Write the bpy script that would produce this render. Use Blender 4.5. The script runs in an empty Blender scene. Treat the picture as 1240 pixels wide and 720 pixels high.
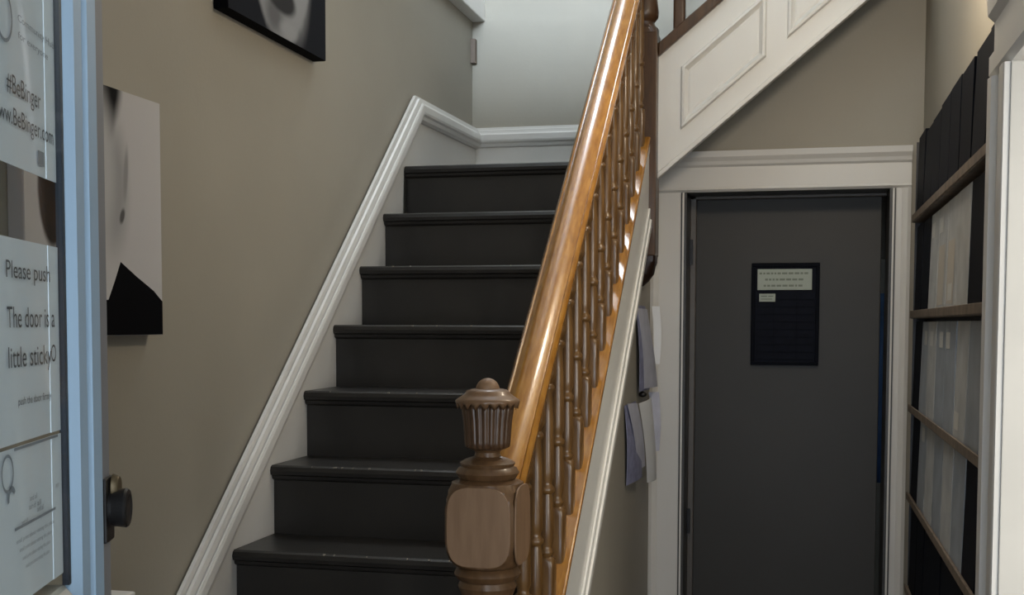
import bpy, bmesh, math, random
from mathutils import Vector, Matrix
random.seed(4)
H = 1.486                     # eye height above the hall floor
S = bpy.context.scene
COL = S.collection

# ------------------------------------------------------------------ camera
cd = bpy.data.cameras.new('camera'); cam = bpy.data.objects.new('camera', cd); COL.objects.link(cam)
F, PY, YAW, PIT, ROL = 1464.4, 473.07, .2345, -.0558, .0027
fw = Vector((-math.sin(YAW)*math.cos(PIT), math.cos(YAW)*math.cos(PIT), math.sin(PIT)))
r0 = Vector((math.cos(YAW), math.sin(YAW), 0)); u0 = r0.cross(fw)
rr = r0*math.cos(ROL)+u0*math.sin(ROL); uu = -r0*math.sin(ROL)+u0*math.cos(ROL)
M = Matrix((rr, uu, -fw)).transposed().to_4x4(); M.translation = (0, 0, H); cam.matrix_world = M
cd.sensor_fit = 'HORIZONTAL'; cd.sensor_width = 36; cd.lens = 36*F/1240
cd.shift_y = (PY-360)/1240; cd.clip_start = .02
S.camera = cam

# ------------------------------------------------------------------ world and lights
w = bpy.data.worlds.new('sky'); S.world = w; w.use_nodes = True
w.node_tree.nodes['Background'].inputs[0].default_value = (.62, .78, 1, 1)
w.node_tree.nodes['Background'].inputs[1].default_value = 1.2
def area(name, loc, look, sx, sy, power, col):
    l = bpy.data.lights.new(name, 'AREA'); l.shape = 'RECTANGLE'; l.size = sx; l.size_y = sy; l.energy = power; l.color = col
    o = bpy.data.objects.new(name, l); COL.objects.link(o); o.location = loc
    o.rotation_euler = (Vector(look)-Vector(loc)).to_track_quat('-Z', 'Y').to_euler(); return o
area('daylight_front_door', (.10, -.28, 1.45), (.0, 3, 1.35), .65, 2.0, 14, (.88, .94, 1))
area('daylight_upper_window', (-.50, .05, 3.43), (-.75, 5.03, 2.9), 1.1, .50, 250, (.72, .85, 1))
area('daylight_roof_window', (-.88, 4.45, 5.12), (-.88, 4.45, 0), .6, .6, 32, (.90, .95, 1))
area('daylight_side_room', (1.26, .45, 1.5), (-.3, 3, 1.3), .75, 1.4, 46, (1, .95, .86))
bl = bpy.data.lights.new('hall_lamp_light', 'POINT'); bl.energy = 16; bl.shadow_soft_size = .09; bl.color = (1, .86, .68)
blo = bpy.data.objects.new('hall_lamp_light', bl); COL.objects.link(blo); blo.location = (.17, 2.78, 2.48)
vs = S.view_settings; vs.view_transform = 'Standard'; vs.look = 'None'; vs.gamma = 1; vs.use_curve_mapping = False; vs.exposure = .22

# ------------------------------------------------------------------ materials
def srgb(r, g, b):
    f = lambda c: (c/255/12.92) if c/255 <= .04045 else ((c/255+.055)/1.055)**2.4
    return (f(r), f(g), f(b), 1)
def mat(name, col, rough=.5, var=.0, vscale=6, bump=0, bscale=200, coat=0, metal=0, stretch=None, col2=None, spec=.5):
    m = bpy.data.materials.new(name); m.use_nodes = True; nt = m.node_tree; N = nt.nodes; L = nt.links
    b = N['Principled BSDF']; b.inputs['Base Color'].default_value = col; b.inputs['Roughness'].default_value = rough
    b.inputs['Metallic'].default_value = metal; b.inputs['Coat Weight'].default_value = coat; b.inputs['Specular IOR Level'].default_value = spec
    b.inputs['Coat Roughness'].default_value = .08
    tc = N.new('ShaderNodeTexCoord'); mp = N.new('ShaderNodeMapping'); L.new(tc.outputs['Object'], mp.inputs[0])
    if stretch: mp.inputs['Scale'].default_value = stretch
    if var or col2:
        n = N.new('ShaderNodeTexNoise'); n.inputs['Scale'].default_value = vscale; n.inputs['Detail'].default_value = 5
        L.new(mp.outputs[0], n.inputs['Vector'])
        r = N.new('ShaderNodeValToRGB'); r.color_ramp.elements[0].position = .32; r.color_ramp.elements[1].position = .68
        c2 = col2 or tuple(min(1, c*(1+var)) for c in col[:3])+(1,)
        c1 = col if col2 else tuple(c*(1-var) for c in col[:3])+(1,)
        r.color_ramp.elements[0].color = c1; r.color_ramp.elements[1].color = c2
        L.new(n.outputs[0], r.inputs[0]); L.new(r.outputs[0], b.inputs['Base Color'])
    if bump:
        n2 = N.new('ShaderNodeTexNoise'); n2.inputs['Scale'].default_value = bscale; L.new(mp.outputs[0], n2.inputs['Vector'])
        bp = N.new('ShaderNodeBump'); bp.inputs['Strength'].default_value = bump; bp.inputs['Distance'].default_value = .002
        L.new(n2.outputs[0], bp.inputs['Height']); L.new(bp.outputs[0], b.inputs['Normal'])
    return m
WALL = mat('beige_wall_paint', (.322, .298, .245, 1), .55, .035, 2.5, .12, 90)
WHITE = mat('white_gloss_paint', (.68, .67, .64, 1), .32, .03, 4, .08, 40)
STRW = mat('bright_white_gloss_paint', (.80, .79, .74, 1), .25, .02, 4)
WHITE2 = mat('off_white_satin_paint', (.70, .68, .64, 1), .42, .02, 3)
CEIL = mat('ceiling_paint', (.75, .75, .73, 1), .8, .02)
STEP = mat('charcoal_step_paint', (.0245, .0225, .0205, 1), .36, .10, 9, .25, 30, spec=.4)
FLOOR = mat('hall_floor_boards', (.09, .055, .03, 1), .4, .2, 3, .1, 60, stretch=(12, 1, 1))
def grain(name, c1, c2, rough, coat, st, vs_=14):
    return mat(name, c1, rough, 0, vs_, .12, 60, coat, stretch=st, col2=c2)
OAK = grain('varnished_golden_oak', (.26, .105, .012, 1), (.42, .195, .030, 1), .27, .45, (9, 1.2, 1.5))
OAKB = grain('varnished_oak_turned', (.085, .041, .012, 1), (.16, .082, .024, 1), .36, .25, (6, 6, .8))
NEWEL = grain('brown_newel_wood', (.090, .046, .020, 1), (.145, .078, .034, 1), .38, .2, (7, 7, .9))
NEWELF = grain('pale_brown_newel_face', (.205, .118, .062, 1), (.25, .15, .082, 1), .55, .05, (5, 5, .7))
DARKW = grain('dark_brown_newel_wood', (.045, .020, .007, 1), (.078, .036, .012, 1), .4, .2, (7, 7, .9))
DOORG = mat('dark_grey_door_paint', (.052, .049, .044, 1), .45, .05, 3, .1, 30, spec=.3)
LINING = mat('dark_grey_lining_paint', (.05, .046, .042, 1), .35, .05, 3)
BLUE = mat('pale_blue_door_paint', (.36, .50, .64, 1), .4, .04, 5, .1, 60)
GREYP = mat('grey_edge_paint', (.22, .22, .23, 1), .5, .03)
CREAM = mat('cream_bead_paint', (.52, .48, .41, 1), .5, .05)
RUBBER = mat('dark_glazing_seal', (.012, .018, .028, 1), .5)
PAPER = mat('white_paper', (.78, .79, .80, 1), .7, .02, 8)
PAPERB = mat('white_paper_strip', (.86, .88, .90, 1), .6, .02, 8)
PAPERL = mat('lilac_white_paper', (.50, .51, .60, 1), .7, .08, 20)
PAPERBL = mat('blue_printed_paper', (.24, .25, .38, 1), .6, .2, 40)
INK = mat('grey_black_ink', (.085, .088, .095, 1), .7)
INK2 = mat('faded_grey_ink', (.28, .29, .31, 1), .7)
IRON = mat('black_iron', (.014, .013, .013, 1), .35, .2, 30, .2, 80, metal=.4)
BRASS = mat('dull_brass', (.10, .075, .04, 1), .45, .2, 30, metal=.6)
BLACKC = mat('black_card', (.003, .004, .008, 1), .6, .2, 20, spec=.08)
BLACKM = mat('black_printed_canvas', (.003, .003, .004, 1), .8, spec=.06)
GREYC = mat('pale_grey_card', (.38, .385, .375, 1), .5, .15, 12)
GREYC2 = mat('cool_grey_card', (.27, .295, .32, 1), .4, .15, 12)
RACKW = mat('worn_brown_shelf_wood', (.14, .105, .075, 1), .5, .35, 25, .2, 50)
RACKB = mat('black_rack_metal', (.01, .01, .013, 1), .4)
NAVY = mat('navy_noticeboard', (.0040, .0055, .012, 1), .6, .2, 30, spec=.12)
PLATE = mat('pale_green_plate', (.40, .44, .37, 1), .5, .05)
PLATEI = mat('plate_lettering', (.20, .23, .18, 1), .6)
BLUEC = mat('blue_jamb_reflection', (.10, .22, .50, 1), .7, .25, 8)  # colour standing in for blue light reflected on the door jamb
def glass():
    m = bpy.data.materials.new('clear_window_glass'); m.use_nodes = True; nt = m.node_tree; N = nt.nodes; L = nt.links
    for n in list(N): N.remove(n)
    o = N.new('ShaderNodeOutputMaterial'); t = N.new('ShaderNodeBsdfTransparent'); g = N.new('ShaderNodeBsdfGlossy'); mx = N.new('ShaderNodeMixShader')
    fr0 = N.new('ShaderNodeFresnel'); fr0.inputs[0].default_value = 1.12; ge = N.new('ShaderNodeNewGeometry'); fr = N.new('ShaderNodeMath'); fr.operation = 'MULTIPLY'; iv = N.new('ShaderNodeMath'); iv.operation = 'SUBTRACT'; iv.inputs[0].default_value = .7; L.new(ge.outputs['Backfacing'], iv.inputs[1]); iv.use_clamp = True; L.new(fr0.outputs[0], fr.inputs[0]); L.new(iv.outputs[0], fr.inputs[1]); t.inputs[0].default_value = (.90, .93, .94, 1); g.inputs['Roughness'].default_value = .03
    L.new(fr.outputs[0], mx.inputs[0]); L.new(t.outputs[0], mx.inputs[1]); L.new(g.outputs[0], mx.inputs[2]); L.new(mx.outputs[0], o.inputs[0]); return m
GLASS = glass()
def emit(name, col, s):
    m = bpy.data.materials.new(name); m.use_nodes = True; b = m.node_tree.nodes['Principled BSDF']
    b.inputs['Base Color'].default_value = (.8, .8, .8, 1); b.inputs['Emission Color'].default_value = col; b.inputs['Emission Strength'].default_value = s; return m
def canvas_mat(name, bg, spots):
    """flat print: soft ellipses (cy, cz, ry, rz, angle, colour, softness) over a background"""
    m = bpy.data.materials.new(name); m.use_nodes = True; nt = m.node_tree; N = nt.nodes; L = nt.links
    b = N['Principled BSDF']; b.inputs['Roughness'].default_value = .8; b.inputs['Specular IOR Level'].default_value = .08
    tc = N.new('ShaderNodeTexCoord'); cur = None
    nz = N.new('ShaderNodeTexNoise'); nz.inputs['Scale'].default_value = 14; L.new(tc.outputs['Object'], nz.inputs['Vector'])
    for (cy, cz, ry, rz, an, colr, soft) in spots:
        a = N.new('ShaderNodeVectorMath'); a.operation = 'SUBTRACT'; a.inputs[1].default_value = (0, cy, cz); L.new(tc.outputs['Object'], a.inputs[0])
        ro = N.new('ShaderNodeVectorRotate'); ro.rotation_type = 'X_AXIS'; ro.inputs['Angle'].default_value = an; L.new(a.outputs[0], ro.inputs['Vector'])
        s = N.new('ShaderNodeVectorMath'); s.operation = 'MULTIPLY'; s.inputs[1].default_value = (0, 1/ry, 1/rz); L.new(ro.outputs[0], s.inputs[0])
        ln = N.new('ShaderNodeVectorMath'); ln.operation = 'LENGTH'; L.new(s.outputs[0], ln.inputs[0])
        ad = N.new('ShaderNodeMath'); ad.operation = 'MULTIPLY_ADD'; ad.inputs[1].default_value = .10; L.new(nz.outputs[0], ad.inputs[0]); L.new(ln.outputs['Value'], ad.inputs[2])
        mr = N.new('ShaderNodeMapRange'); mr.interpolation_type = 'SMOOTHSTEP'
        mr.inputs['From Min'].default_value = 1.05-soft; mr.inputs['From Max'].default_value = 1.05+soft; mr.inputs['To Min'].default_value = 1; mr.inputs['To Max'].default_value = 0
        L.new(ad.outputs[0], mr.inputs['Value'])
        mx = N.new('ShaderNodeMix'); mx.data_type = 'RGBA'; L.new(mr.outputs[0], mx.inputs['Factor'])
        if cur is None: mx.inputs['A'].default_value = bg
        else: L.new(cur, mx.inputs['A'])
        mx.inputs['B'].default_value = colr; cur = mx.outputs['Result']
    L.new(cur, b.inputs['Base Color']); return m

# ------------------------------------------------------------------ mesh helpers (vertices in world metres)
class MB:
    def __init__(s): s.v = []; s.f = []; s.smooth = set()
    def add(s, vs_, fs, smooth=False):
        k = len(s.v); s.v += [tuple(v) for v in vs_]
        for f in fs:
            if smooth: s.smooth.add(len(s.f))
            s.f.append([i+k for i in f])
        return s
    def box(s, x0, x1, y0, y1, z0, z1):
        return s.add([(x, y, z) for x in (x0, x1) for y in (y0, y1) for z in (z0, z1)],
                     [(0, 1, 3, 2), (4, 6, 7, 5), (0, 4, 5, 1), (2, 3, 7, 6), (0, 2, 6, 4), (1, 5, 7, 3)])
    def prism(s, pts, off):
        """closed polygon pts (3D) swept by vector off"""
        n = len(pts); o = Vector(off)
        a = [Vector(p) for p in pts]; b = [p+o for p in a]
        return s.add(a+b, [list(range(n))[::-1], list(range(n, 2*n))]+[(i, (i+1) % n, (i+1) % n+n, i+n) for i in range(n)])
    def sweep(s, rings, smooth=False, caps=True):
        n = len(rings[0]); vs_ = [p for r in rings for p in r]; fs = []
        for j in range(len(rings)-1):
            for i in range(n): fs.append((j*n+i, j*n+(i+1) % n, (j+1)*n+(i+1) % n, (j+1)*n+i))
        s.add(vs_, fs, smooth)
        if caps: k = len(s.v)-len(vs_); s.f += [[k+i for i in range(n)][::-1], [k+(len(rings)-1)*n+i for i in range(n)]]
        return s
    def lathe(s, prof, c, seg=24, clamp=None, flute=None, smooth=True):
        """prof [(r, z)] about the vertical through c; clamp: half side of a square the solid is cut to"""
        rings = []
        for r, z in prof:
            ring = []
            for i in range(seg):
                t = 2*math.pi*(i+.5)/seg; q = r
                if flute: q = r*(1+flute(t, z))
                if clamp: q = min(q, clamp/max(abs(math.cos(t)), abs(math.sin(t))))
                ring.append((c[0]+q*math.cos(t), c[1]+q*math.sin(t), c[2]+z))
            rings.append(ring)
        return s.sweep(rings, smooth)
    def build(s, name, m, parent=None, bevel=0, autosmooth=None):
        me = bpy.data.meshes.new(name); me.from_pydata(s.v, [], s.f); me.materials.append(m)
        for i in s.smooth: me.polygons[i].use_smooth = True
        bm = bmesh.new(); bm.from_mesh(me); bmesh.ops.recalc_face_normals(bm, faces=bm.faces)
        if autosmooth:
            for f in bm.faces: f.smooth = True
            for e in bm.edges:
                if len(e.link_faces) == 2 and e.calc_face_angle(0) > autosmooth: e.smooth = False
        bm.to_mesh(me); bm.free()
        o = bpy.data.objects.new(name, me); COL.objects.link(o)
        if parent:
            o.parent = parent
            o.location = -world_loc(parent)
        if bevel:
            b = o.modifiers.new('bevel', 'BEVEL'); b.width = bevel; b.segments = 2; b.limit_method = 'ANGLE'; b.angle_limit = .6
        return o
def world_loc(o):
    l = Vector((0, 0, 0))
    while o: l += Vector(o.location); o = o.parent
    return l
def tag(o, label, cat, group=None):
    o['label'] = label; o['category'] = cat
    if group: o['group'] = group
    return o
def struct(o): o['kind'] = 'structure'; return o
def empty(name, loc): o = bpy.data.objects.new(name, None); COL.objects.link(o); o.location = loc; o.empty_display_size = .1; return o
def bx(name, m, x0, x1, y0, y1, z0, z1, parent=None, bevel=0): return MB().box(x0, x1, y0, y1, z0, z1).build(name, m, parent, bevel)
def text_mb(body, P, ux, uy, width, height, un, m, name, parent, extr=.0002):
    """lettering fitted into width x height at P (lower left corner), along ux / uy, raised along un"""
    c = bpy.data.curves.new('lettering', 'FONT'); c.body = body; c.resolution_u = 3; c.extrude = 0
    o = bpy.data.objects.new('lettering', c); COL.objects.link(o); bpy.context.view_layer.update()
    me = bpy.data.meshes.new_from_object(o.evaluated_get(bpy.context.evaluated_depsgraph_get())); bpy.data.objects.remove(o); bpy.data.curves.remove(c)
    xs = [v.co.x for v in me.vertices]; ys = [v.co.y for v in me.vertices]
    x0, x1, y0, y1 = min(xs), max(xs), min(ys), max(ys); P = Vector(P); ux = Vector(ux); uy = Vector(uy); un = Vector(un)
    for v in me.vertices: v.co = P+ux*((v.co.x-x0)/(x1-x0)*width)+uy*((v.co.y-y0)/(y1-y0)*height)+un*extr
    me.name = name; me.materials.clear(); me.materials.append(m)
    t = bpy.data.objects.new(name, me); COL.objects.link(t)
    if parent: t.parent = parent; t.location = -world_loc(parent)
    return t

# ------------------------------------------------------------------ main dimensions (z relative to the eye, add H)
XL, XS = -1.38, -1.361            # left wall, face of the wall string
Y1, Z1, G, R = 4.0616, .5487, .2236, .185
SL = R/G
YB, XR, TOP = 5.035, .39, 5.15    # back wall, right wall, upper ceiling
nosz = lambda y: Z1-(Y1-y)*SL
upz = lambda x: .485+.826*(x+.472)

# ------------------------------------------------------------------ structure
struct(bx('floor', FLOOR, -1.6, 2.2, -.9, 6.3, -.1, 0))
struct(bx('wall_left', WALL, XL-.12, XL, -.12, YB+.12, 0, TOP))
struct(bx('wall_back', WALL, XL-.12, 2.2, YB, YB+.12, 1.75, TOP))
cl = MB(); a0, a1, b0, b1 = -1.32, -.44, 3.95, 4.95
cl.box(XL-.12, 2.2, -.12, b0, TOP, TOP+.1); cl.box(XL-.12, 2.2, b1, YB+.12, TOP, TOP+.1); cl.box(XL-.12, a0, b0, b1, TOP, TOP+.1); cl.box(a1, 2.2, b0, b1, TOP, TOP+.1)
struct(cl.build('ceiling', CEIL))
sk = MB(); sk.box(a0-.06, a0, b0-.06, b1+.04, TOP-.02, TOP+.14); sk.box(a1, a1+.06, b0-.06, b1+.04, TOP-.02, TOP+.14); sk.box(a0, a1, b0-.06, b0, TOP-.02, TOP+.14); sk.box(a0, a1, b1, b1+.04, TOP-.02, TOP+.14)
struct(sk.build('window_2', WHITE))
# front wall with the entrance opening and, upstairs, the window opening
fwl = MB(); fwl.box(XL-.12, -.25, -.22, -.1, 0, 2.9); fwl.box(.45, 2.2, -.22, -.1, 0, 2.9); fwl.box(-.25, .45, -.22, -.1, 2.45, 2.9)
fwl.box(XL-.12, 2.2, -.22, -.1, 2.9, 3.15); fwl.box(XL-.12, -1.15, -.22, -.1, 3.15, TOP); fwl.box(.2, 2.2, -.22, -.1, 3.15, TOP); fwl.box(-1.15, .2, -.22, -.1, 3.75, TOP)
struct(fwl.build('wall_front', WALL))
wn = MB(); 
for a in ((-1.15, -1.09, 3.15, 3.75), (.14, .2, 3.15, 3.75), (-1.09, .14, 3.15, 3.2), (-1.09, .14, 3.70, 3.75), (-1.09, .14, 3.44, 3.46)): wn.box(a[0], a[1], -.19, -.13, a[2], a[3])
win = struct(wn.build('window_1', WHITE)); bx('pane', GLASS, -1.09, .14, -.162, -.158, 3.2, 3.70, win)
# doorway wall under the upper flight
YW, YC = 4.325, 4.30
XD0, XD1, ZD = -.398, .284, .460          # door opening
fl = upz
dw = MB()
dw.box(-.525, XD0-.02, YW, YW+.16, 0, ZD+.02+H); dw.box(XD1+.02, XR, YW, YW+.16, 0, ZD+.02+H)
dw.prism([(-.525, YW, ZD+.02+H), (-.525, YW, upz(-.525)+.05+H), (XR, YW, upz(XR)+.05+H), (XR, YW, ZD+.02+H)], (0, .16, 0))
struct(dw.build('wall_doorway', WALL))
ln = MB(); ln.box(XD0-.02, XD0, YC, YW+.17, 0, ZD+H); ln.box(XD1, XD1+.02, YC, YW+.17, 0, ZD+H); ln.box(XD0-.02, XD1+.02, YC+.014, YW+.17, ZD+H, ZD+.02+H)
struct(ln.build('trim_1', LINING))
# spandrel wall below the string
sp = MB(); ys = (1.86, 4.33)
sp.prism([(-.525, ys[0], 0), (-.525, ys[1], 0), (-.525, ys[1], nosz(4.02)-.198+H), (-.525, 4.02, nosz(4.02)-.198+H), (-.525, ys[0], max(.02, nosz(ys[0])-.198+H))], (-.03, 0, 0))
struct(sp.build('wall_stair_side', WALL))
# right wall with the doorway near the camera
Yj, zj = 2.136, .43+H
rw = MB(); rw.box(XR, XR+.12, 2.136, YB, 0, 3.4); rw.box(XR, XR+.12, 1.2, 2.136, zj, 3.4)
rw.box(.45, .57, -.1, 1.2, 0, 3.4)
struct(rw.build('wall_right', WALL))
srw = MB(); srw.box(1.3, 1.42, -.1, .0, 0, 2.9); srw.box(1.3, 1.42, .9, 4.3, 0, 2.9); srw.box(1.3, 1.42, .0, .9, 0, .7); srw.box(1.3, 1.42, .0, .9, 2.3, 2.9)
struct(srw.build('wall_side_room', WALL)); w3 = MB()
for q in ((.0, .06, .7, 2.3), (.84, .9, .7, 2.3), (.06, .84, .7, .76), (.06, .84, 2.24, 2.3), (.06, .84, 1.48, 1.52)): w3.box(1.34, 1.40, *q)
struct(w3.build('window_3', WHITE)); struct(bx('wall_side_room_back', WALL, XR+.12, 1.3, 3.2, 3.3, 0, 3.4))
chl = MB(); chl.box(XL, XR+.12, -.1, 2.62, 2.84, 2.97); chl.box(-.35, XR+.12, 2.62, 3.4, 2.84, 2.97); struct(chl.build('ceiling_hall', CEIL)); struct(bx('ceiling_side_room', CEIL, XR+.12, 2.2, -.1, 3.9, 2.84, 2.95))
struct(bx('wall_upper_right', WALL, 2.08, 2.2, -.1, YB, 2.9, TOP))
rb = MB(); rb.box(.49, .72, 4.9, 5.0, 0, 1.95)
# room beyond the grey door
bk = MB(); bk.box(-1.2, 1.4, 6.2, 6.3, 0, 2.4); bk.box(-.9, -.8, 4.5, 6.2, 0, 1.6); bk.box(1.3, 1.4, YW+.16, 6.2, 0, 2.4); bk.box(XR+.12, 1.3, YW, YW+.12, 0, 2.4)
struct(bk.build('wall_rear_room', WALL))
struct(bx('ceiling_rear_room', CEIL, -.9, 1.4, YB+.12, 6.3, 2.3, 2.4))

# white casing round the grey door
cs = empty('trim_2', (0, YC, 0)); struct(cs)
def casing_leg(x0, x1, z1, inner):
    m = MB(); s = 1 if inner == x1 else -1; o = x0 if s == 1 else x1; wd = (x1-x0)
    prof = [(0, 0), (0, .030), (.012, .036), (.022, .030), (.030, .024), (wd-.022, .024), (wd-.014, .030), (wd-.005, .028), (wd, .018), (wd, 0)]
    m.prism([(o+s*a, YW+.001-b*.9, 0) for a, b in prof], (0, 0, z1)); return m
casing_leg(-.524, XD0, ZD+H, XD0).build('casing_side', WHITE2, cs)
casing_leg(XD1, .353, ZD+H, XD1).build('casing_side', WHITE2, cs)
zt = .598
hp = [(ZD, 0), (ZD, .018), (ZD+.008, .027), (ZD+.016, .024), (ZD+.085, .024), (ZD+.092, .032), (ZD+.104, .036), (ZD+.118, .046), (zt, .050), (zt, 0)]
MB().prism([(-.524, YW+.001-b, a+H) for a, b in hp], (.877+.0, 0, 0)).build('casing_head', WHITE2, cs)

# ------------------------------------------------------------------ grey door
d2 = empty('door_2', (XD0, 4.47, 0)); struct(d2)
bx('door_leaf', DOORG, XD0+.004, .270, 4.475, 4.515, .012, ZD-.004+H, d2, .003)
st = MB(); st.box(XD0, XD0+.022, 4.44, 4.472, 0, ZD+H); st.box(XD0, XD1, 4.44, 4.472, ZD-.012+H, ZD+H)
st.build('door_stop', mat('brown_grey_stop_paint', (.12, .105, .09, 1), .4, .1, 10), d2, .003)
hg = MB()
for z in (.25, .72, 1.7): hg.box(XD0+.001, XD0+.012, 4.425, 4.44, z, z+.09)
hg.build('hinge', IRON, d2)
nb = empty('noticeboard', (-.06, 4.475, H-.148))
tag(nb, 'small navy noticeboard with two pale name plates fixed on the dark grey door', 'noticeboard')
fr = MB(); x0, x1, z0, z1 = -.178, .061, -.148+H, .219+H
for a in ((x0, x1, z0, z0+.012), (x0, x1, z1-.014, z1), (x0, x0+.014, z0+.012, z1-.014), (x1-.014, x1, z0+.012, z1-.014)): fr.box(a[0], a[1], 4.459, 4.475, a[2], a[3])
fr.build('frame', BLACKC, nb, .002)
pn = MB(); pn.box(x0+.012, x1-.012, 4.466, 4.4745, z0+.010, z1-.012); pn.build('board', NAVY, nb)
gr = MB()
for k in range(9): gr.box(x0+.018, x1-.018, 4.4635, 4.466, z0+.02+k*.027, z0+.0215+k*.027)
for k in (1, 2): gr.box(x0+k*.08-.001, x0+k*.08+.001, 4.4635, 4.466, z0+.018, z0+.25)
gr.build('card_rail', BLACKC, nb)
p1 = bx('name_plate', PLATE, -.157, .034, 4.460, 4.464, .122+H, .197+H, nb, .001)
text_mb('MEETING ROOM', (-.150, 4.460, .176+H), (1, 0, 0), (0, 0, 1), .178, .012, (0, -1, 0), PLATEI, 'lettering', p1, .0004) if False else None
for k, (a, b) in enumerate(((-.15, .027), (-.13, .005), (-.135, .010))):
    # illegible small rows on the plate
    ro = MB(); x = a
    while x < b-.006:
        wd = random.uniform(.006, .02); ro.box(x, min(b, x+wd), 4.4595, 4.460, .178-k*.022+H, .185-k*.022+H); x += wd+.004
    ro.build('printed_row', PLATEI, p1)
p2 = bx('small_name_plate', PLATE, -.150, -.093, 4.460, 4.464, .080+H, .109+H, nb, .001)
ro = MB(); ro.box(-.144, -.122, 4.4595, 4.460, .098+H, .102+H); ro.box(-.118, -.10, 4.4595, 4.460, .098+H, .102+H); ro.box(-.144, -.104, 4.4595, 4.460, .088+H, .091+H); ro.build('printed_row', PLATEI, p2)
# added blue strip beyond the gap, standing in for blue light on the jamb
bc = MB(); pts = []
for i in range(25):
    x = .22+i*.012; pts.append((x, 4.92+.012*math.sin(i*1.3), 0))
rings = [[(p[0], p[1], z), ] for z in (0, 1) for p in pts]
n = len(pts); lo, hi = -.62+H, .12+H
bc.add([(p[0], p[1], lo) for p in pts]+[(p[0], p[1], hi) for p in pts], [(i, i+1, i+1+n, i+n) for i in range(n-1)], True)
oc = bc.build('blue_reflection_strip', BLUEC); so = oc.modifiers.new('solid', 'SOLIDIFY'); so.thickness = .003
tag(oc, 'added blue strip in the gap beside the dark grey door, for blue light on the jamb', 'cloth')
bl2 = bpy.data.lights.new('rear_room_light', 'AREA'); bl2.energy = 10; bl2.size = .4; bl2.color = (.7, .85, 1); b2 = bpy.data.objects.new('rear_room_light', bl2); COL.objects.link(b2)
b2.location = (.95, 5.6, 1.9); b2.rotation_euler = (Vector((.3, 4.9, 1.2))-Vector((.95, 5.6, 1.9))).to_track_quat('-Z', 'Y').to_euler(); b2.location = (.8, 4.62, 2.0); b2.rotation_euler = (Vector((.3, 4.92, 1.2))-Vector(b2.location)).to_track_quat('-Z', 'Y').to_euler(); bl2.energy = 1.5

# ------------------------------------------------------------------ right doorway trim (near the camera)
c3 = empty('trim_3', (XR, Yj, 0)); struct(c3)
XC = .315
def vprof(pr, z0, z1):   # pr: (x, y)
    return MB().prism([(a, b, z0) for a, b in pr], (0, 0, z1-z0))
wc = .165
vprof([(XR, Yj), (XC+.012, Yj), (XC+.002, Yj+.004), (XC, Yj+.012), (XC, Yj+.045), (XC+.008, Yj+.052), (XC+.008, Yj+.11), (XC-.002, Yj+.122), (XC-.004, Yj+.15), (XC+.004, Yj+wc), (XR, Yj+wc)], 0, zj).build('casing_side', WHITE, c3)
hpz = [(XR, zj), (XC+.012, zj), (XC, zj+.008), (XC, zj+.04), (XC+.008, zj+.047), (XC+.008, zj+.10), (XC-.004, zj+.112), (XC-.006, zj+.14), (XC+.006, zj+.155), (XR, zj+.155)]
MB().prism([(a, 1.05, b) for a, b in hpz], (0, Yj+wc-1.05+.001, 0)).build('casing_head', WHITE, c3)
bx('jamb_face', mat('darkened_jamb_paint', (.47, .46, .43, 1), .6, .04, 6, spec=.2), XC+.011, XR+.30, Yj-.004, Yj+.02, 0, zj-.001, c3, .002)  # jamb colour darkened to hold down the strong side light
bx('head_face', WHITE2, XR+.0, XR+.30, 1.2, Yj, zj, zj+.02, c3)
# ------------------------------------------------------------------ dado / string moulding on the left and back walls
mp_ = [(-.002, 0), (.014, 0), (.024, .008), (.027, .020), (.034, .026), (.036, .034), (.036, .056), (.033, .063), (.028, .063), (.026, .054), (.0235, .056), (.0215, .078), (.014, .080), (.012, .070), (.0095, .072), (.008, .090), (-.002, .090)]
def yz_sweep(path, base_x, prof):      # path [(y,z)] along the TOP edge; profile v measured down from top
    rings = []
    for i, (y, z) in enumerate(path):
        p = Vector((y, z)); d0 = (p-Vector(path[i-1])).normalized() if i else None; d1 = (Vector(path[i+1])-p).normalized() if i < len(path)-1 else None
        d0 = d0 or d1; d1 = d1 or d0
        n0 = Vector((-d0.y, d0.x)); n1 = Vector((-d1.y, d1.x)); nb_ = (n0+n1).normalized(); k = 1/max(.3, nb_.dot(n0))
        rings.append([(base_x+a, p.x-nb_.x*k*(.09-b), p.y-nb_.y*k*(.09-b)+H) for a, b in prof])
    return MB().sweep(rings)
pk = (4.193, .815)
low = 1.30
struct(yz_sweep([(low, pk[1]-(pk[0]-low)*SL), pk, (YB, .829)], XL+.012, mp_).build('trim_4', WHITE))
tb = MB(); tb.sweep([[(x, YB+.002-a-.0, .829-.09+b+H) for a, b in mp_] for x in (XL+.02, -.2)])
struct(tb.build('trim_5', WHITE))
sb = MB(); sb.prism([(XL+.0, low, pk[1]-(pk[0]-low)*SL-.08+H), (XL, pk[0], pk[1]-.08+H), (XL, YB, .76+H), (XL, YB, Z1-.01+H), (XL, Y1, Z1-.01+H), (XL, Y1-.02, nosz(Y1)-.35+H), (XL, low+.3, nosz(low+.3)-.35+H), (XL, low, nosz(low)-.2+H)], (XS-XL, 0, 0))
struct(sb.build('baseboard_left', WHITE2))
struct(bx('baseboard_back', WHITE2, XL, -.2, YB-.016, YB, Z1-.01+H, .745+H))
MB().prism([(XS, low, .3), (XS, low, .31), (XS, low+.01, .31)], (.001, 0, 0))
# high ledge with its shadow on the left wall
struct(bx('trim_6', WHITE, XL, XL+.055, 2.6, YB, 1.275+H, 1.62+H, None, .004))
struct(bx('trim_7', mat('brown_corner_bracket', (.16, .12, .09, 1), .6), XL, XL+.02, YB-.03, YB, 1.10+H, 1.20+H))

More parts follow.
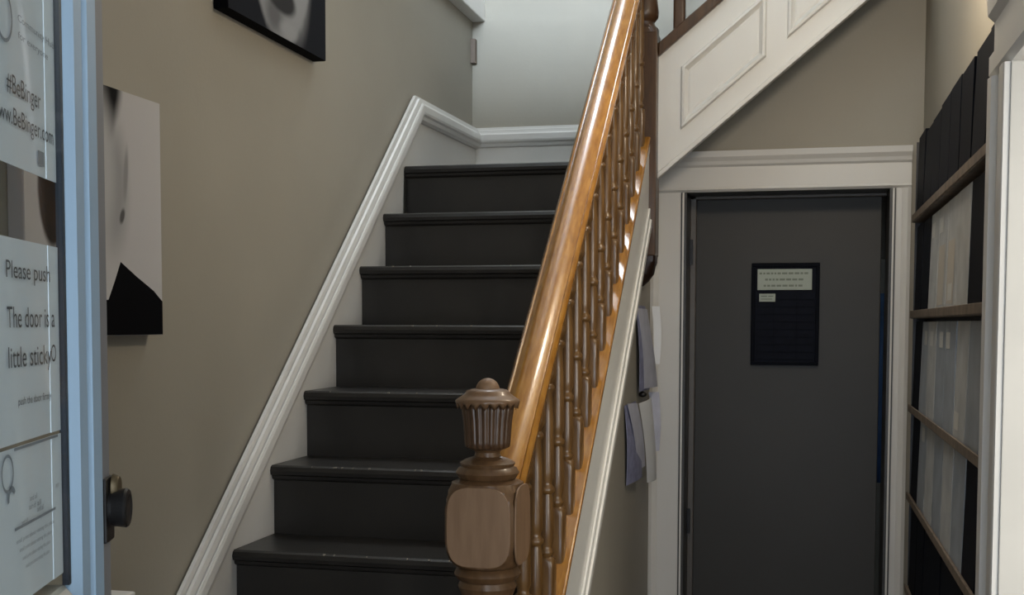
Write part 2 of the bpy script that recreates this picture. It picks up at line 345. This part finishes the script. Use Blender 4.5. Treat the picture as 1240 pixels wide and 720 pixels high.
# ------------------------------------------------------------------ the stairs
stairs = empty('staircase', (-.95, 1.9, 0)); tag(stairs, 'straight flight of charcoal painted steps rising along the wall to a landing', 'staircase')
XE = -.557
def nosing(y, z, name):
    m = MB(); back = y+G+.03 if z < Z1-.01 else YB-.016
    pr = [(y+.004, z-.004), (y+.012, z), (back, z), (back, z-.028), (y+.012, z-.028), (y+.003, z-.024), (y, z-.014)]
    rings = []
    for x in (XS+.001, XE): rings.append([(x, a, b+H) for a, b in pr])
    m.sweep(rings); return m.build(name, STEP, stairs)
for k in range(11):
    y, z = Y1-G*k, Z1-R*k
    nosing(y, z, 'tread' if k else 'landing_board')
    m = MB(); m.box(XS+.001, XE, y+.024, y+.045, z-R-.0+H if k < 10 else 0, z-.027+H); m.build('riser', STEP, stairs)
    m = MB(); m.prism([(XS+.001, y+.024, z-.028+H), (XS+.001, y+.010, z-.028+H), (XS+.001, y+.013, z-.036+H), (XS+.001, y+.024, z-.042+H)], (XE-XS-.001, 0, 0)); m.build('cove_strip', STEP, stairs)
bx('landing_soffit', WHITE2, XS+.001, -.56, 4.10, YB, Z1-.22+H, Z1-.03+H, stairs)
# worn paint chips on the nosings
WEAR = mat('worn_bare_specks', (.30, .27, .22, 1), .6)
wr = MB()
for k in range(2, 7):
    y, z = Y1-G*k, Z1-R*k
    for i in range(9 if k > 4 else 4):
        x = random.uniform(XS+.05, XE-.1); w_ = random.uniform(.001, .005)
        wr.box(x, x+w_, y+.0035, y+.010, z-.003+H, z+.0003+H)
wo = wr.build('worn_paint_speck', WEAR, stairs); wo['kind'] = 'stuff'
# outer string: face, beads and oak capping
def slope_bar(x0, x1, y0, y1, lo_, hi_): return MB().prism([(x0, y0, nosz(y0)+lo_+H), (x0, y1, nosz(y1)+lo_+H), (x0, y1, nosz(y1)+hi_+H), (x0, y0, nosz(y0)+hi_+H)], (x1-x0, 0, 0))
YN = 2.145
slope_bar(-.5565, -.497, YN, 4.02, -.197, .084).build('outer_string', STRW, stairs)
slope_bar(-.497, -.486, YN, 4.02, -.197, -.166).build('string_bead', STRW, stairs, .003)
slope_bar(-.497, -.491, YN, 4.02, -.166, -.130).build('string_bead', STRW, stairs, .002)
slope_bar(-.497, -.4945, YN, 4.02, .055, .084).build('string_bead', STRW, stairs, .002)

# ------------------------------------------------------------------ balustrade
bal = empty('balustrade', (-.53, 2.08, R)); tag(bal, 'golden varnished oak balustrade with closely set turned balusters up the stairs', 'balustrade')
slope_bar(-.574, -.493, YN, 4.02, .084, .104).build('bottom_rail', OAK, bal, .004)
hr = MB(); cx = -.528; cz = .735
prof = [(-.018, -.034), (.018, -.034), (.024, -.026), (.026, -.014), (.036, -.008), (.041, .002), (.040, .012), (.033, .020), (.030, .018), (.026, .022), (.018, .031), (.008, .036), (-.008, .036), (-.018, .031), (-.026, .022), (-.030, .018), (-.033, .020), (-.040, .012), (-.041, .002), (-.036, -.008), (-.026, -.014), (-.024, -.026)]
hr.sweep([[(cx+a, y, nosz(y)+cz+b*1.15+H) for a, b in prof] for y in (YN-.02, 2.6, 3.1, 3.6, 4.03)])
hr.build('handrail', OAK, bal, autosmooth=.75)
BP = [(.024, 0), (.024, .105), (.0235, .116), (.019, .124), (.0125, .128), (.0165, .134), (.0165, .139), (.0125, .144), (.0125, .150), (.0155, .162), (.0165, .185), (.0160, .215), (.0140, .255), (.0125, .262), (.0175, .268), (.0175, .275), (.0125, .281), (.0120, .288), (.0150, .296), (.0158, .31), (.0155, .36), (.0140, .43), (.0120, .480), (.0170, .487), (.0170, .493), (.012, .499), (.0155, .507), (.021, .514), (.024, .522), (.024, .64)]
bproto = None
ytops = [Y1-.075-.1118*i for i in range(17)]
for i, y in enumerate(ytops):
    if y < 2.2: break
    if bproto is None:
        b = MB(); b.lathe(BP, (-.528, y, nosz(y)+.088+H), 24, clamp=.0195); o = b.build('baluster', OAKB, bal, autosmooth=.7); bproto = (o, y)
    else:
        o = bproto[0].copy(); COL.objects.link(o); o.parent = bal; dy = y-bproto[1]; o.location = bproto[0].location+Vector((0, dy, dy*SL))

# lower newel
NX, NY = -.542, 2.082
nw = empty('newel_post', (NX, NY, R)); tag(nw, 'carved brown newel post with fluted urn finial at the foot of the handrail', 'newel post')
def zz(px): return -.084*NY/1.8+(457-px)/1464.4*2.105+H     # heights read from the finial down
blk = MB()
zc_ = zz(637)
bp_ = [(.050, zz(692)), (.062, zz(688)), (.072, zz(680)), (.080, zz(670)), (.0875, zz(658)), (.090, zz(640)), (.090, zz(634)), (.0875, zz(616)), (.080, zz(604)), (.073, zz(594)), (.064, zz(586)), (.050, zz(582))]
blk.lathe([(r, z) for r, z in bp_], (NX, NY, 0), 72, clamp=.0625); blk.build('block', NEWEL, nw, autosmooth=.35)
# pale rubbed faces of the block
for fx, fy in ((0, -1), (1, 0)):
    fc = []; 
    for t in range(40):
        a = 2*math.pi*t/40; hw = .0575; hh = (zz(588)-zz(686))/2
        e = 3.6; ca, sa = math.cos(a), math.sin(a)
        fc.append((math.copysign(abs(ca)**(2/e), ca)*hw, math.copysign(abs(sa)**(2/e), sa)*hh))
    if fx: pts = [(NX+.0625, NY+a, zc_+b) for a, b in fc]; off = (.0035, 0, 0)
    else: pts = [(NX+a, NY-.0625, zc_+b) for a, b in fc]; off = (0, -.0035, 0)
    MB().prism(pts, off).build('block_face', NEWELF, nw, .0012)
sh = MB()
sp_ = [(.045, zz(584)), (.052, zz(580)), (.057, zz(574)), (.052, zz(568)), (.047, zz(566)), (.050, zz(562)), (.041, zz(558)), (.024, zz(554)), (.022, zz(549)), (.026, zz(546)), (.022, zz(543))]
sh.lathe(sp_[::-1], (NX, NY, 0), 40); sh.build('neck', NEWEL, nw, autosmooth=.7)
up = MB()
fl_ = lambda t, z: .075*(abs(math.cos(t*11))-.6)
up.lathe([(.030, zz(545)), (.039, zz(542)), (.040, zz(536)), (.041, zz(524)), (.0425, zz(510)), (.045, zz(498)), (.046, zz(486))], (NX, NY, 0), 192, flute=fl_); up.build('fluted_urn', mat('dark_brown_urn_wood', (.075, .038, .018, 1), .36, .15, 20, coat=.3), nw)
cap = MB(); scall = []
seg = 200
prc = [(.0575, 486.5), (.0575, 484.5), (.053, 482), (.046, 479), (.041, 476.5), (.039, 474), (.035, 472), (.029, 470.5), (.024, 470)]
rings = []
for j, (r, pz) in enumerate([(.048, 486), (.0545, 488)]+prc):
    ring = []
    for i in range(seg):
        t = 2*math.pi*i/seg; dz = 0
        if j == 1: dz = -.0110*(1-abs(((t*20/(2*math.pi)) % 1)*2-1))
        ring.append((NX+r*math.cos(t), NY+r*math.sin(t), zz(pz)+dz))
    rings.append(ring)
cap.sweep(rings, True); cap.build('scalloped_cap', mat('pale_brown_cap_wood', (.17, .095, .048, 1), .4, .1, 20, coat=.2), nw)  # cap coloured lighter than the urn so its scallops show
ballm = MB(); rb_ = .0215
ballm.lathe([(max(.0005, rb_*math.cos(a)), rb_*math.sin(a)) for a in [math.radians(-60+10*i) for i in range(16)]], (NX, NY, zz(457)-rb_), 32); ballm.build('ball', NEWELF, nw)
lower = MB()
lower.lathe([(.04, zz(688)), (.055, zz(693)), (.060, zz(700)), (.055, zz(706)), (.049, zz(709)), (.053, zz(716)), (.047, zz(726)), (.036, zz(745)), (.030, zz(790)), (.034, zz(840)), (.042, zz(880)), (.05, zz(893)), (.043, zz(900)), (.05, zz(906))][::-1], (NX, NY, 0), 40); lower.build('turned_shaft', NEWEL, nw, autosmooth=.7)
bx('base_block', NEWEL, NX-.0625, NX+.0625, NY-.0625, NY+.0625, 0, zz(905), nw, .003)

# upper newel with pendant
un = empty('newel_post', (-.522, 4.065, .22+H)); tag(un, 'dark brown square newel post with a tapered drop at the landing corner', 'newel post')
bx('post_shaft', DARKW, -.571, -.474, 4.015, 4.112, .225+H, .955+H, un, .003)
MB().lathe([(.0685, .225), (.060, .205), (.040, .165), (.022, .140), (.004, .125)], (-.5225, 4.0635, H), 48, clamp=.047).build('pendant', mat('near_black_wood', (.022, .010, .006, 1), .4), un, autosmooth=.4)
MB().lathe([(.060, .955), (.052, .972), (.036, .985), (.034, .995), (.046, 1.01), (.05, 1.03), (.044, 1.06), (.036, 1.15), (.04, 1.25), (.048, 1.28), (.04, 1.30)], (-.5225, 4.0635, H), 40, clamp=.047).build('turned_shaft', DARKW, un, autosmooth=.7)
MB().lathe([(.05, 1.30), (.05, 1.50), (.03, 1.52), (.045, 1.56), (.03, 1.6), (.002, 1.61)], (-.5225, 4.0635, H), 32).build('finial', DARKW, un, autosmooth=.6)

# ------------------------------------------------------------------ upper flight, rising to the side over the doorway
uf = empty('upper_staircase', (-.2, 4.07, .6+H)); tag(uf, 'white panelled underside and string of the upper flight above the doorway', 'staircase')
YF = 4.06
xe = 1.2
def xbar(x0, x1, f0, f1, y0, y1): return MB().prism([(x0, y0, f0(x0)+H), (x1, y0, f0(x1)+H), (x1, y0, f1(x1)+H), (x0, y0, f1(x0)+H)], (0, y1-y0, 0))
top = lambda x: upz(x)+.402
xbar(-.474, xe, upz, top, YF+.006, YF+.035).build('outer_string', WHITE2, uf)
xbar(-.474, xe, lambda x: upz(x)-.002, lambda x: upz(x)+.018, YF-.006, YF+.006).build('string_bead', WHITE2, uf, .003)
def panel(x0, x1):
    lo_ = lambda x: upz(x)+.095; hi_ = lambda x: top(x)-.10
    P = [Vector((x0, lo_(x0))), Vector((x1, lo_(x1))), Vector((x1, hi_(x1))), Vector((x0, hi_(x0)))]
    c = sum(P, Vector((0, 0)))/4
    def inset(d):
        out = []
        for i, p in enumerate(P):
            a = (P[i-1]-p).normalized(); b = (P[(i+1) % 4]-p).normalized(); s_ = math.sqrt(max(1e-6, 1-a.dot(b)**2)); out.append(p+(a+b)*d/s_)
        return out
    steps_ = [(0, .006), (.004, -.006), (.012, -.008), (.018, .000), (.024, .006), (.03, .004)]
    m = MB(); m.sweep([[(q.x, YF+dy, q.y+H) for q in inset(d)] for d, dy in steps_]); m.build('string_panel_moulding', WHITE2, uf)
panel(-.40, -.125); panel(-.060, .20); panel(.28, .54)
xbar(-.474, xe, lambda x: top(x)-.004, lambda x: top(x)+.040, YF-.012, YF+.050).build('bottom_rail', DARKW, uf, .004)
xbar(-.474, xe, lambda x: top(x)+.66, lambda x: top(x)+.72, YF-.012, YF+.055).build('handrail', DARKW, uf, .01)
ub = None
for i in range(9):
    x = -.408+i*.115
    if ub is None:
        o = MB().lathe([(r, z*1.05) for r, z in BP], (x, YF+.02, top(x)+.02+H), 24, clamp=.0195).build('baluster', DARKW, uf, autosmooth=.7); ub = (o, x)
    else:
        o = ub[0].copy(); COL.objects.link(o); o.parent = uf; o.location = ub[0].location+Vector((x-ub[1], 0, (x-ub[1])*.826))
xbar(-.56, xe, lambda x: upz(x)+.05, lambda x: upz(x)+.07, YF+.035, YB).build('soffit', WALL, uf)
for i in range(6):
    x = -.56+i*.224; z = Z1+R*(i+1); 
    bx('tread', STEP, x-.02, x+.25, YF+.036, YB-.001, z-.028+H, z+H, uf); bx('riser', STEP, x+.002, x+.022, YF+.036, YB-.001, z-R+H, z-.028+H, uf)

# ------------------------------------------------------------------ open front door with glass and notices
dx, dy = -.324, .946
P0 = Vector((-.459, .740, 0)); U = Vector((-dx, -dy, 0)).normalized(); NN = Vector((dy, -dx*-1*-1, 0)); NN = Vector((.946, .324, 0)).normalized()
def Lf(w_, n_, z_): v = P0+U*w_+NN*n_; return (v.x, v.y, z_+H)
def lbox(name, m, w0, w1, n0, n1, z0, z1, parent, bevel=0):
    return MB().add([Lf(a, b, c) for a in (w0, w1) for b in (n0, n1) for c in (z0, z1)], [(0, 1, 3, 2), (4, 6, 7, 5), (0, 4, 5, 1), (2, 3, 7, 6), (0, 2, 6, 4), (1, 5, 7, 3)]).build(name, m, parent, bevel)
def lprism(pts, z0, z1): return MB().prism([Lf(a, b, z0) for a, b in pts], (0, 0, z1-z0))
base = Lf(.70, -.02, -H)
fd = empty('door_1', base); struct(fd)
ZG, ZT = -.158, .62
lprism([(0, -.030), (0, -.002), (.034, -.002), (.034, -.022)], .01-H, .80).build('door_edge', GREYP, fd)
lprism([(.034, -.022), (.034, .000), (.038, .0025), (.060, .0025), (.065, -.001), (.070, -.001), (.074, .0025), (.092, .0025), (.098, -.001), (.101, -.003), (.101, -.006)], .01-H, .80).build('closing_stile', BLUE, fd)
lprism([(.101, -.006), (.101, -.002), (.106, -.002), (.106, -.006)], ZG, ZT).build('glazing_seal', RUBBER, fd)
lbox('hinge_stile', BLUE, .60, .70, -.044, .007, .01-H, .80, fd, .003)
lbox('top_rail', BLUE, .104, .60, -.044, .005, ZT, .80, fd, .003)
lbox('bottom_panel', BLUE, .104, .60, -.044, .002, .01-H, ZG-.03, fd, .003)
MB().sweep([[Lf(w_, a, ZG-.03+b) for a, b in ((-.03, 0), (.013, 0), (.013, .012), (.004, .018), (-.006, .030), (-.03, .030))] for w_ in (.104, .60)]).build('glazing_bead', CREAM, fd)
lbox('pane', GLASS, .106, .60, -.004, -.001, ZG, ZT, fd)
# lock knob
kn = MB()
def disc(m, w_, z_, n0, n1, r0, r1, seg=28):
    m.sweep([[Lf(w_+r*math.cos(2*math.pi*i/seg), n_, z_+r*math.sin(2*math.pi*i/seg)) for i in range(seg)] for n_, r in ((n0, r0), (n1, r1))], True)
disc(kn, .006, -.1265, -.003, .003, .012, .012); disc(kn, .006, -.1265, .003, .0105, .0125, .0135); kn.sweep([[Lf(.006+r*math.cos(2*math.pi*i/28), n_, -.1265+r*math.sin(2*math.pi*i/28)) for i in range(28)] for n_, r in ((.0105, .0135), (.012, .0125), (.0125, .0095), (.0118, .008), (.0118, .001))], True)
ko = kn.build('knob', IRON, fd, autosmooth=.6)
lprism([(-.005, -.006), (.020, -.006), (.020, .0004), (-.003, .0004), (-.005, -.001)], -.149, -.105).build('lock_plate', IRON, fd, .0015)
bq = MB(); disc(bq, .004, -.112, .001, .006, .009, .007); bq.build('lock_collar', BRASS, fd, .001)

def sheet(name, w0, w1, z0, z1, m, label, rot=0, n_=-.0056):
    e = MB(); rings = []
    for k in range(15):
        w_ = w0+(w1-w0)*k/14; b = -.0002*math.sin(k/14*math.pi*2)
        rings.append([Lf(w_, n_+b, z0), Lf(w_, n_+b+.0003, z0), Lf(w_, n_+b+.0003, z1), Lf(w_, n_+b, z1)])
    o = e.sweep(rings).build(name, m); 
    if label: tag(o, label, 'notice', 'paper notices taped to the glass of the front door')
    return o
def ltext(body, wl, wr, z0, z1, m, par, n_=-.00455):
    wl -= .0135; wr -= .0135
    text_mb(body, Lf(wl, n_, z0), -U, (0, 0, 1), wl-wr, z1-z0, NN, m, 'lettering', par, 0)
s1 = sheet('paper_notice', .109, .335, .082, .38, PAPER, 'upper white notice with large web address lettering taped inside the door glass')
s2 = sheet('paper_notice', .109, .335, -.064, .044, PAPER, 'middle white notice asking visitors to push the sticky door, behind the glass')
s3 = sheet('paper_notice', .109, .335, -.150, -.066, PAPER, 'lowest white notice with rows of small print, behind the door glass')
for (a, b, par) in ((.082, .38, s1), (-.064, .044, s2), (-.150, -.066, s3)):
    lbox('clear_tape_edge', PAPERB, .1075, .1270, -.0054, -.0049, a+.0, b, par)
ltext('#BeBinger', .211, .151, .116, .129, INK, s1)
ltext('www.BeBinger.com', .234, .127, .100, .112, INK, s1)
ltext('Community Hub', .190, .122, .158, .163, INK2, s1); ltext('for everyone', .190, .135, .149, .154, INK2, s1)
lbox('printed_square', INK2, .1325, .1445, -.00465, -.00455, .088, .096, s1)
def arc(par, w_, z_, r, th, a0, a1, m):
    w_ -= .0135; q = MB(); n = 24; pts = []
    for i in range(n+1):
        a = a0+(a1-a0)*i/n; pts.append((w_-r*math.cos(a), z_+r*math.sin(a), w_-(r-th)*math.cos(a), z_+(r-th)*math.sin(a)))
    q.add([Lf(p[0], -.0046, p[1]) for p in pts]+[Lf(p[2], -.0046, p[3]) for p in pts], [(i, i+1, i+2+n, i+1+n) for i in range(n)]); q.build('printed_ring', m, par)
arc(s1, .213, .157, .014, .002, 0, 6.28, INK2)
ltext('Please push', .218, .139, .020, .032, INK, s2); ltext('The door is a', .218, .131, -.003, .008, INK, s2); ltext('little sticky', .217, .139, -.0275, -.013, INK, s2)
arc(s2, .134, -.018, .005, .0012, 0, 6.28, INK)
ltext('push the door firmly', .202, .141, -.0455, -.040, INK, s2)
lbox('printed_line', INK2, .115, .197, -.00465, -.00455, -.0675, -.0660, s3)
ltext('opening times', .135, .128, -.098, -.094, INK2, s3)
for a, b, z_ in ((.185, .172, -.0955), (.187, .165, -.1000), (.172, .160, -.1035), (.200, .190, -.1065)): ltext('and all', a, b, z_-.002, z_+.001, INK2, s3)
lbox('printed_line', INK2, .1225, .1985, -.00465, -.00455, -.1095, -.1080, s3)
for k, (a, b) in enumerate(((.210, .140), (.205, .145), (.200, .148), (.195, .15))): ltext('small print about visiting this place', a, b, -.1175-k*.0052, -.1145-k*.0052, INK2, s3)
arc(s3, .222, -.078, .010, .0016, 0, 6.28, INK2); arc(s3, .216, -.092, .007, .003, .5, 3.4, INK2)

# ------------------------------------------------------------------ canvases on the left wall
def canvas(name, y0, y1, z0, z1, xf, mf, me_, label):
    t = empty(name, (XL, (y0+y1)/2, z0+H)); tag(t, label, 'canvas picture')
    bx('canvas_body', me_, XL+.001, xf-.001, y0, y1, z0+H, z1+H, t, .002)
    bx('printed_face', mf, xf-.001, xf, y0+.001, y1-.001, z0+.001+H, z1-.001+H, t)
    return t
C1 = canvas_mat('print_smiling_chin', (.012, .013, .017, 1), [
    (2.995, 1.02+H, .195, .290, 0, (.23, .235, .24, 1), .05), (3.09, .98+H, .09, .20, 0, (.27, .275, .28, 1), .35), (2.95, .80+H, .045, .045, 0, (.12, .12, .125, 1), .6), (2.985, .855+H, .10, .042, .15, (.035, .035, .037, 1), .2), (2.985, .893+H, .09, .022, .15, (.42, .42, .42, 1), .2), (3.04, .775+H, .05, .022, 0, (.28, .285, .29, 1), .5)])
canvas('canvas_picture', 2.690, 3.298, .749, 1.45, -1.340, C1, BLACKM, 'dark square canvas photo of a smiling chin and mouth, high on the stair wall')
C2 = canvas_mat('print_pale_portrait', (.50, .49, .49, 1), [
    (2.095, .475+H, .125, .115, 0, (.010, .010, .010, 1), .12), (2.16, .40+H, .035, .05, 0, (.03, .03, .03, 1), .3), (2.19, .27+H, .05, .12, 0, (.33, .33, .33, 1), .5), (2.13, .30+H, .06, .16, 0, (.45, .45, .45, 1), .4), (2.235, .30+H, .008, .05, .1, (.28, .28, .28, 1), .5), (2.22, .215+H, .008, .016, .4, (.10, .10, .10, 1), .4),
    (1.985, .25+H, .045, .11, 0, (.02, .02, .022, 1), .1)])
t2 = canvas('canvas_picture', 1.90, 2.374, -.027, .468, -1.345, C2, mat('white_canvas_edge', (.45, .44, .44, 1), .7), 'white canvas portrait print with solid black lower corner beside the door edge')
MB().prism([(-1.345, y, z+H) for y, z in ((1.902, -.026), (2.3735, -.026), (2.3735, .045), (2.338, .067), (2.27, .095), (2.211, .122), (2.19, .085), (2.165, .045), (1.902, .02))], (.0006, 0, 0)).build('printed_black_area', BLACKM, t2)
struct(bx('trim_8', WHITE, XL, -1.24, 1.55, 2.075, .0, -.517+H, None, .004))

# ------------------------------------------------------------------ wall rack of brochures on the right wall
rk = empty('brochure_rack', (XR, 3.1, .0)); tag(rk, 'tall black wall rack with brown ledges holding rows of brochures along the side wall', 'rack')
y0, y1 = 2.302, 3.95
XF = .335
levels = [.335, .040, -.250, -.525, -.815, -1.105]     # ledge heights
bx('back_panel', RACKB, XR-.012, XR-.001, y0, y1, -1.25+H, .56+H, rk)
for z in levels:
    lg = MB(); lg.prism([(XR-.012, y0, z-.022+H), (XF-.004, y0, z-.020+H), (XF-.008, y0, z+.008+H), (XF-.003, y0, z+.008+H), (XF, y0, z-.006+H), (XR-.012, y0, z-.006+H)], (0, y1-y0, 0)) if False else lg.box(XF-.006, XR-.012, y0, y1, z-.022+H, z-.004+H)
    lg.box(XF-.008, XF-.003, y0, y1, z-.020+H, z+.002+H)
    lg.build('ledge', RACKW, rk, .0015)
bx('side_panel', RACKB, XF+.002, XR-.012, y1, y1+.008, -1.25+H, .56+H, rk)
ordn = ['nearest the dark grey door', 'second from the dark grey door', 'third from the dark grey door', 'fourth from the dark grey door', 'fifth from the dark grey door', 'sixth from the dark grey door', 'seventh from the dark grey door', 'last one by the white casing']
rown = ['top', 'second', 'third', 'fourth', 'fifth', 'lowest']
tone = {1: 'kkggggkk', 2: 'kGgGGgGG', 3: 'kGgGgGkk'}
for r_, z in enumerate(levels):
    for c_ in range(8):
        ya = 3.92-.205*c_; t_ = tone.get(r_, 'k'*8)[c_]
        if ya-.2 < y0-.02: ya = y0+.2
        hgt = .262 if r_ else .232+random.uniform(-.008, .008)
        m_ = {'k': BLACKC, 'g': GREYC, 'G': GREYC2}[t_]; th = random.uniform(.010, .018)
        xb = XF+.002; lean = random.uniform(.004, .008)
        b = MB(); wd = .194+random.uniform(-.004, .004); bot = z-.004+H
        b.prism([(xb, ya, bot), (xb+th, ya, bot), (xb+th+lean, ya, bot+hgt), (xb+lean, ya, bot+hgt)], (0, -wd, 0))
        o = b.build('brochure', m_, None, .001)
        cn = {'k': 'black', 'g': 'pale grey', 'G': 'cool grey'}[t_]
        tag(o, f'{cn} brochure in the {rown[r_]} rack row, {ordn[c_]}', 'brochure', 'brochures standing in the wall rack')
        if t_ == 'g' and r_ == 1 and c_ in (3, 4):
            a = MB(); f = lambda s_: (xb+lean*s_-.0006, bot+hgt*s_)
            (xa, za), (xc, zc2) = f(.05), f(.62); a.add([(xa, ya-.02, za), (xa, ya-.15, za), (xc, ya-.15, zc2), (xc, ya-.02, zc2)], [(0, 1, 2, 3)]); a.build('cover_panel', mat('cream_cover', (.42, .38, .32, 1), .5), o)
        if t_ != 'k' and random.random() < .7:
            f = lambda s_: (xb+lean*s_-.0007, bot+hgt*s_)
            s0 = random.choice((.08, .75)); (xa, za), (xc, zc2) = f(s0), f(s0+.15); q = random.uniform(.01, .08)
            a = MB(); a.add([(xa, ya-q, za), (xa, ya-q-.08, za), (xc, ya-q-.08, zc2), (xc, ya-q, zc2)], [(0, 1, 2, 3)]); a.build('cover_label', mat('pale_label', (.5, .49, .45, 1), .5), o)

# ------------------------------------------------------------------ papers in holders by the grey door
def curl(name, x, y0, y1, z0, z1, out_t, out_b, m, thick=.002, bow=.012, n_=10):
    e = MB(); rings = []
    for k in range(n_+1):
        s_ = k/n_; z = z0+(z1-z0)*s_; xo = x+out_b+(out_t-out_b)*s_+bow*math.sin(s_*math.pi)
        rings.append([(xo, y0, z+H), (xo+thick, y0, z+H), (xo+thick, y1, z+H), (xo, y1, z+H)])
    return e.sweep(rings)
def leaf(pts, z0, z1, m, name, par, tilt=0, th=.0012):
    # a hanging sheet: plan outline pts (x, y) low and high, straight rulings, own thickness
    e = MB(); rings = []
    for k in range(9):
        s_ = k/8; rings.append([])
        row = [(a[0]+(b[0]-a[0])*s_+.006*math.sin(s_*math.pi), a[1]+(b[1]-a[1])*s_) for a, b in pts]
        z = z0+(z1-z0)*s_
        rings[-1] = [(x, y, z+tilt*(i/(len(row)-1))*s_+H) for i, (x, y) in enumerate(row)]+[(x+th, y, z+tilt*(i/(len(row)-1))*s_+H) for i, (x, y) in reversed(list(enumerate(row)))]
    return e.sweep(rings, False).build(name, m, par, autosmooth=.8)
t = empty('paper_bundle', (-.525, 4.1, -.235+H)); tag(t, 'curled blue and white papers hanging on the wall by the door casing, upper bundle', 'papers', 'bundles of papers hanging by the door')
leaf([((-.515, 3.95), (-.522, 3.90)), ((-.505, 4.03), (-.520, 3.98)), ((-.500, 4.10), (-.520, 4.06)), ((-.512, 4.16), (-.520, 4.12))], -.222, .06, PAPERBL, 'sheet', t)
leaf([((-.505, 4.00), (-.520, 3.93)), ((-.485, 4.09), (-.518, 4.00)), ((-.480, 4.16), (-.516, 4.10)), ((-.500, 4.22), (-.518, 4.16))], -.215, .05, PAPERL, 'sheet', t)
leaf([((-.500, 4.19), (-.505, 4.19)), ((-.490, 4.195), (-.493, 4.195)), ((-.478, 4.20), (-.480, 4.20))], -.14, .06, PAPER, 'sheet', t)
t = empty('paper_bundle', (-.525, 4.0, -.58+H)); tag(t, 'curled white papers hanging on the wall by the door casing, lower bundle', 'papers', 'bundles of papers hanging by the door')
leaf([((-.520, 3.70), (-.522, 3.66)), ((-.505, 3.82), (-.519, 3.76)), ((-.500, 3.92), (-.518, 3.84)), ((-.515, 3.98), (-.520, 3.90))], -.500, -.25, PAPERBL, 'sheet', t)
leaf([((-.506, 3.86), (-.516, 3.68)), ((-.500, 3.93), (-.513, 3.78)), ((-.498, 3.98), (-.511, 3.87))], -.47, -.245, PAPERL, 'sheet', t, -.01)
leaf([((-.498, 4.05), (-.514, 3.94)), ((-.482, 4.10), (-.500, 4.02)), ((-.480, 4.15), (-.495, 4.08)), ((-.488, 4.18), (-.500, 4.14))], -.535, -.26, PAPER, 'sheet', t, .01)
leaf([((-.500, 4.16), (-.508, 4.15)), ((-.488, 4.17), (-.492, 4.16)), ((-.474, 4.18), (-.476, 4.17))], -.44, -.235, PAPERL, 'sheet', t)
lc = MB(); lc.lathe([(.002, 0), (.012, .004), (.014, .012), (.004, .02)], (-.512, 4.02, -.245+H), 16); lc.build('clip', IRON, t)
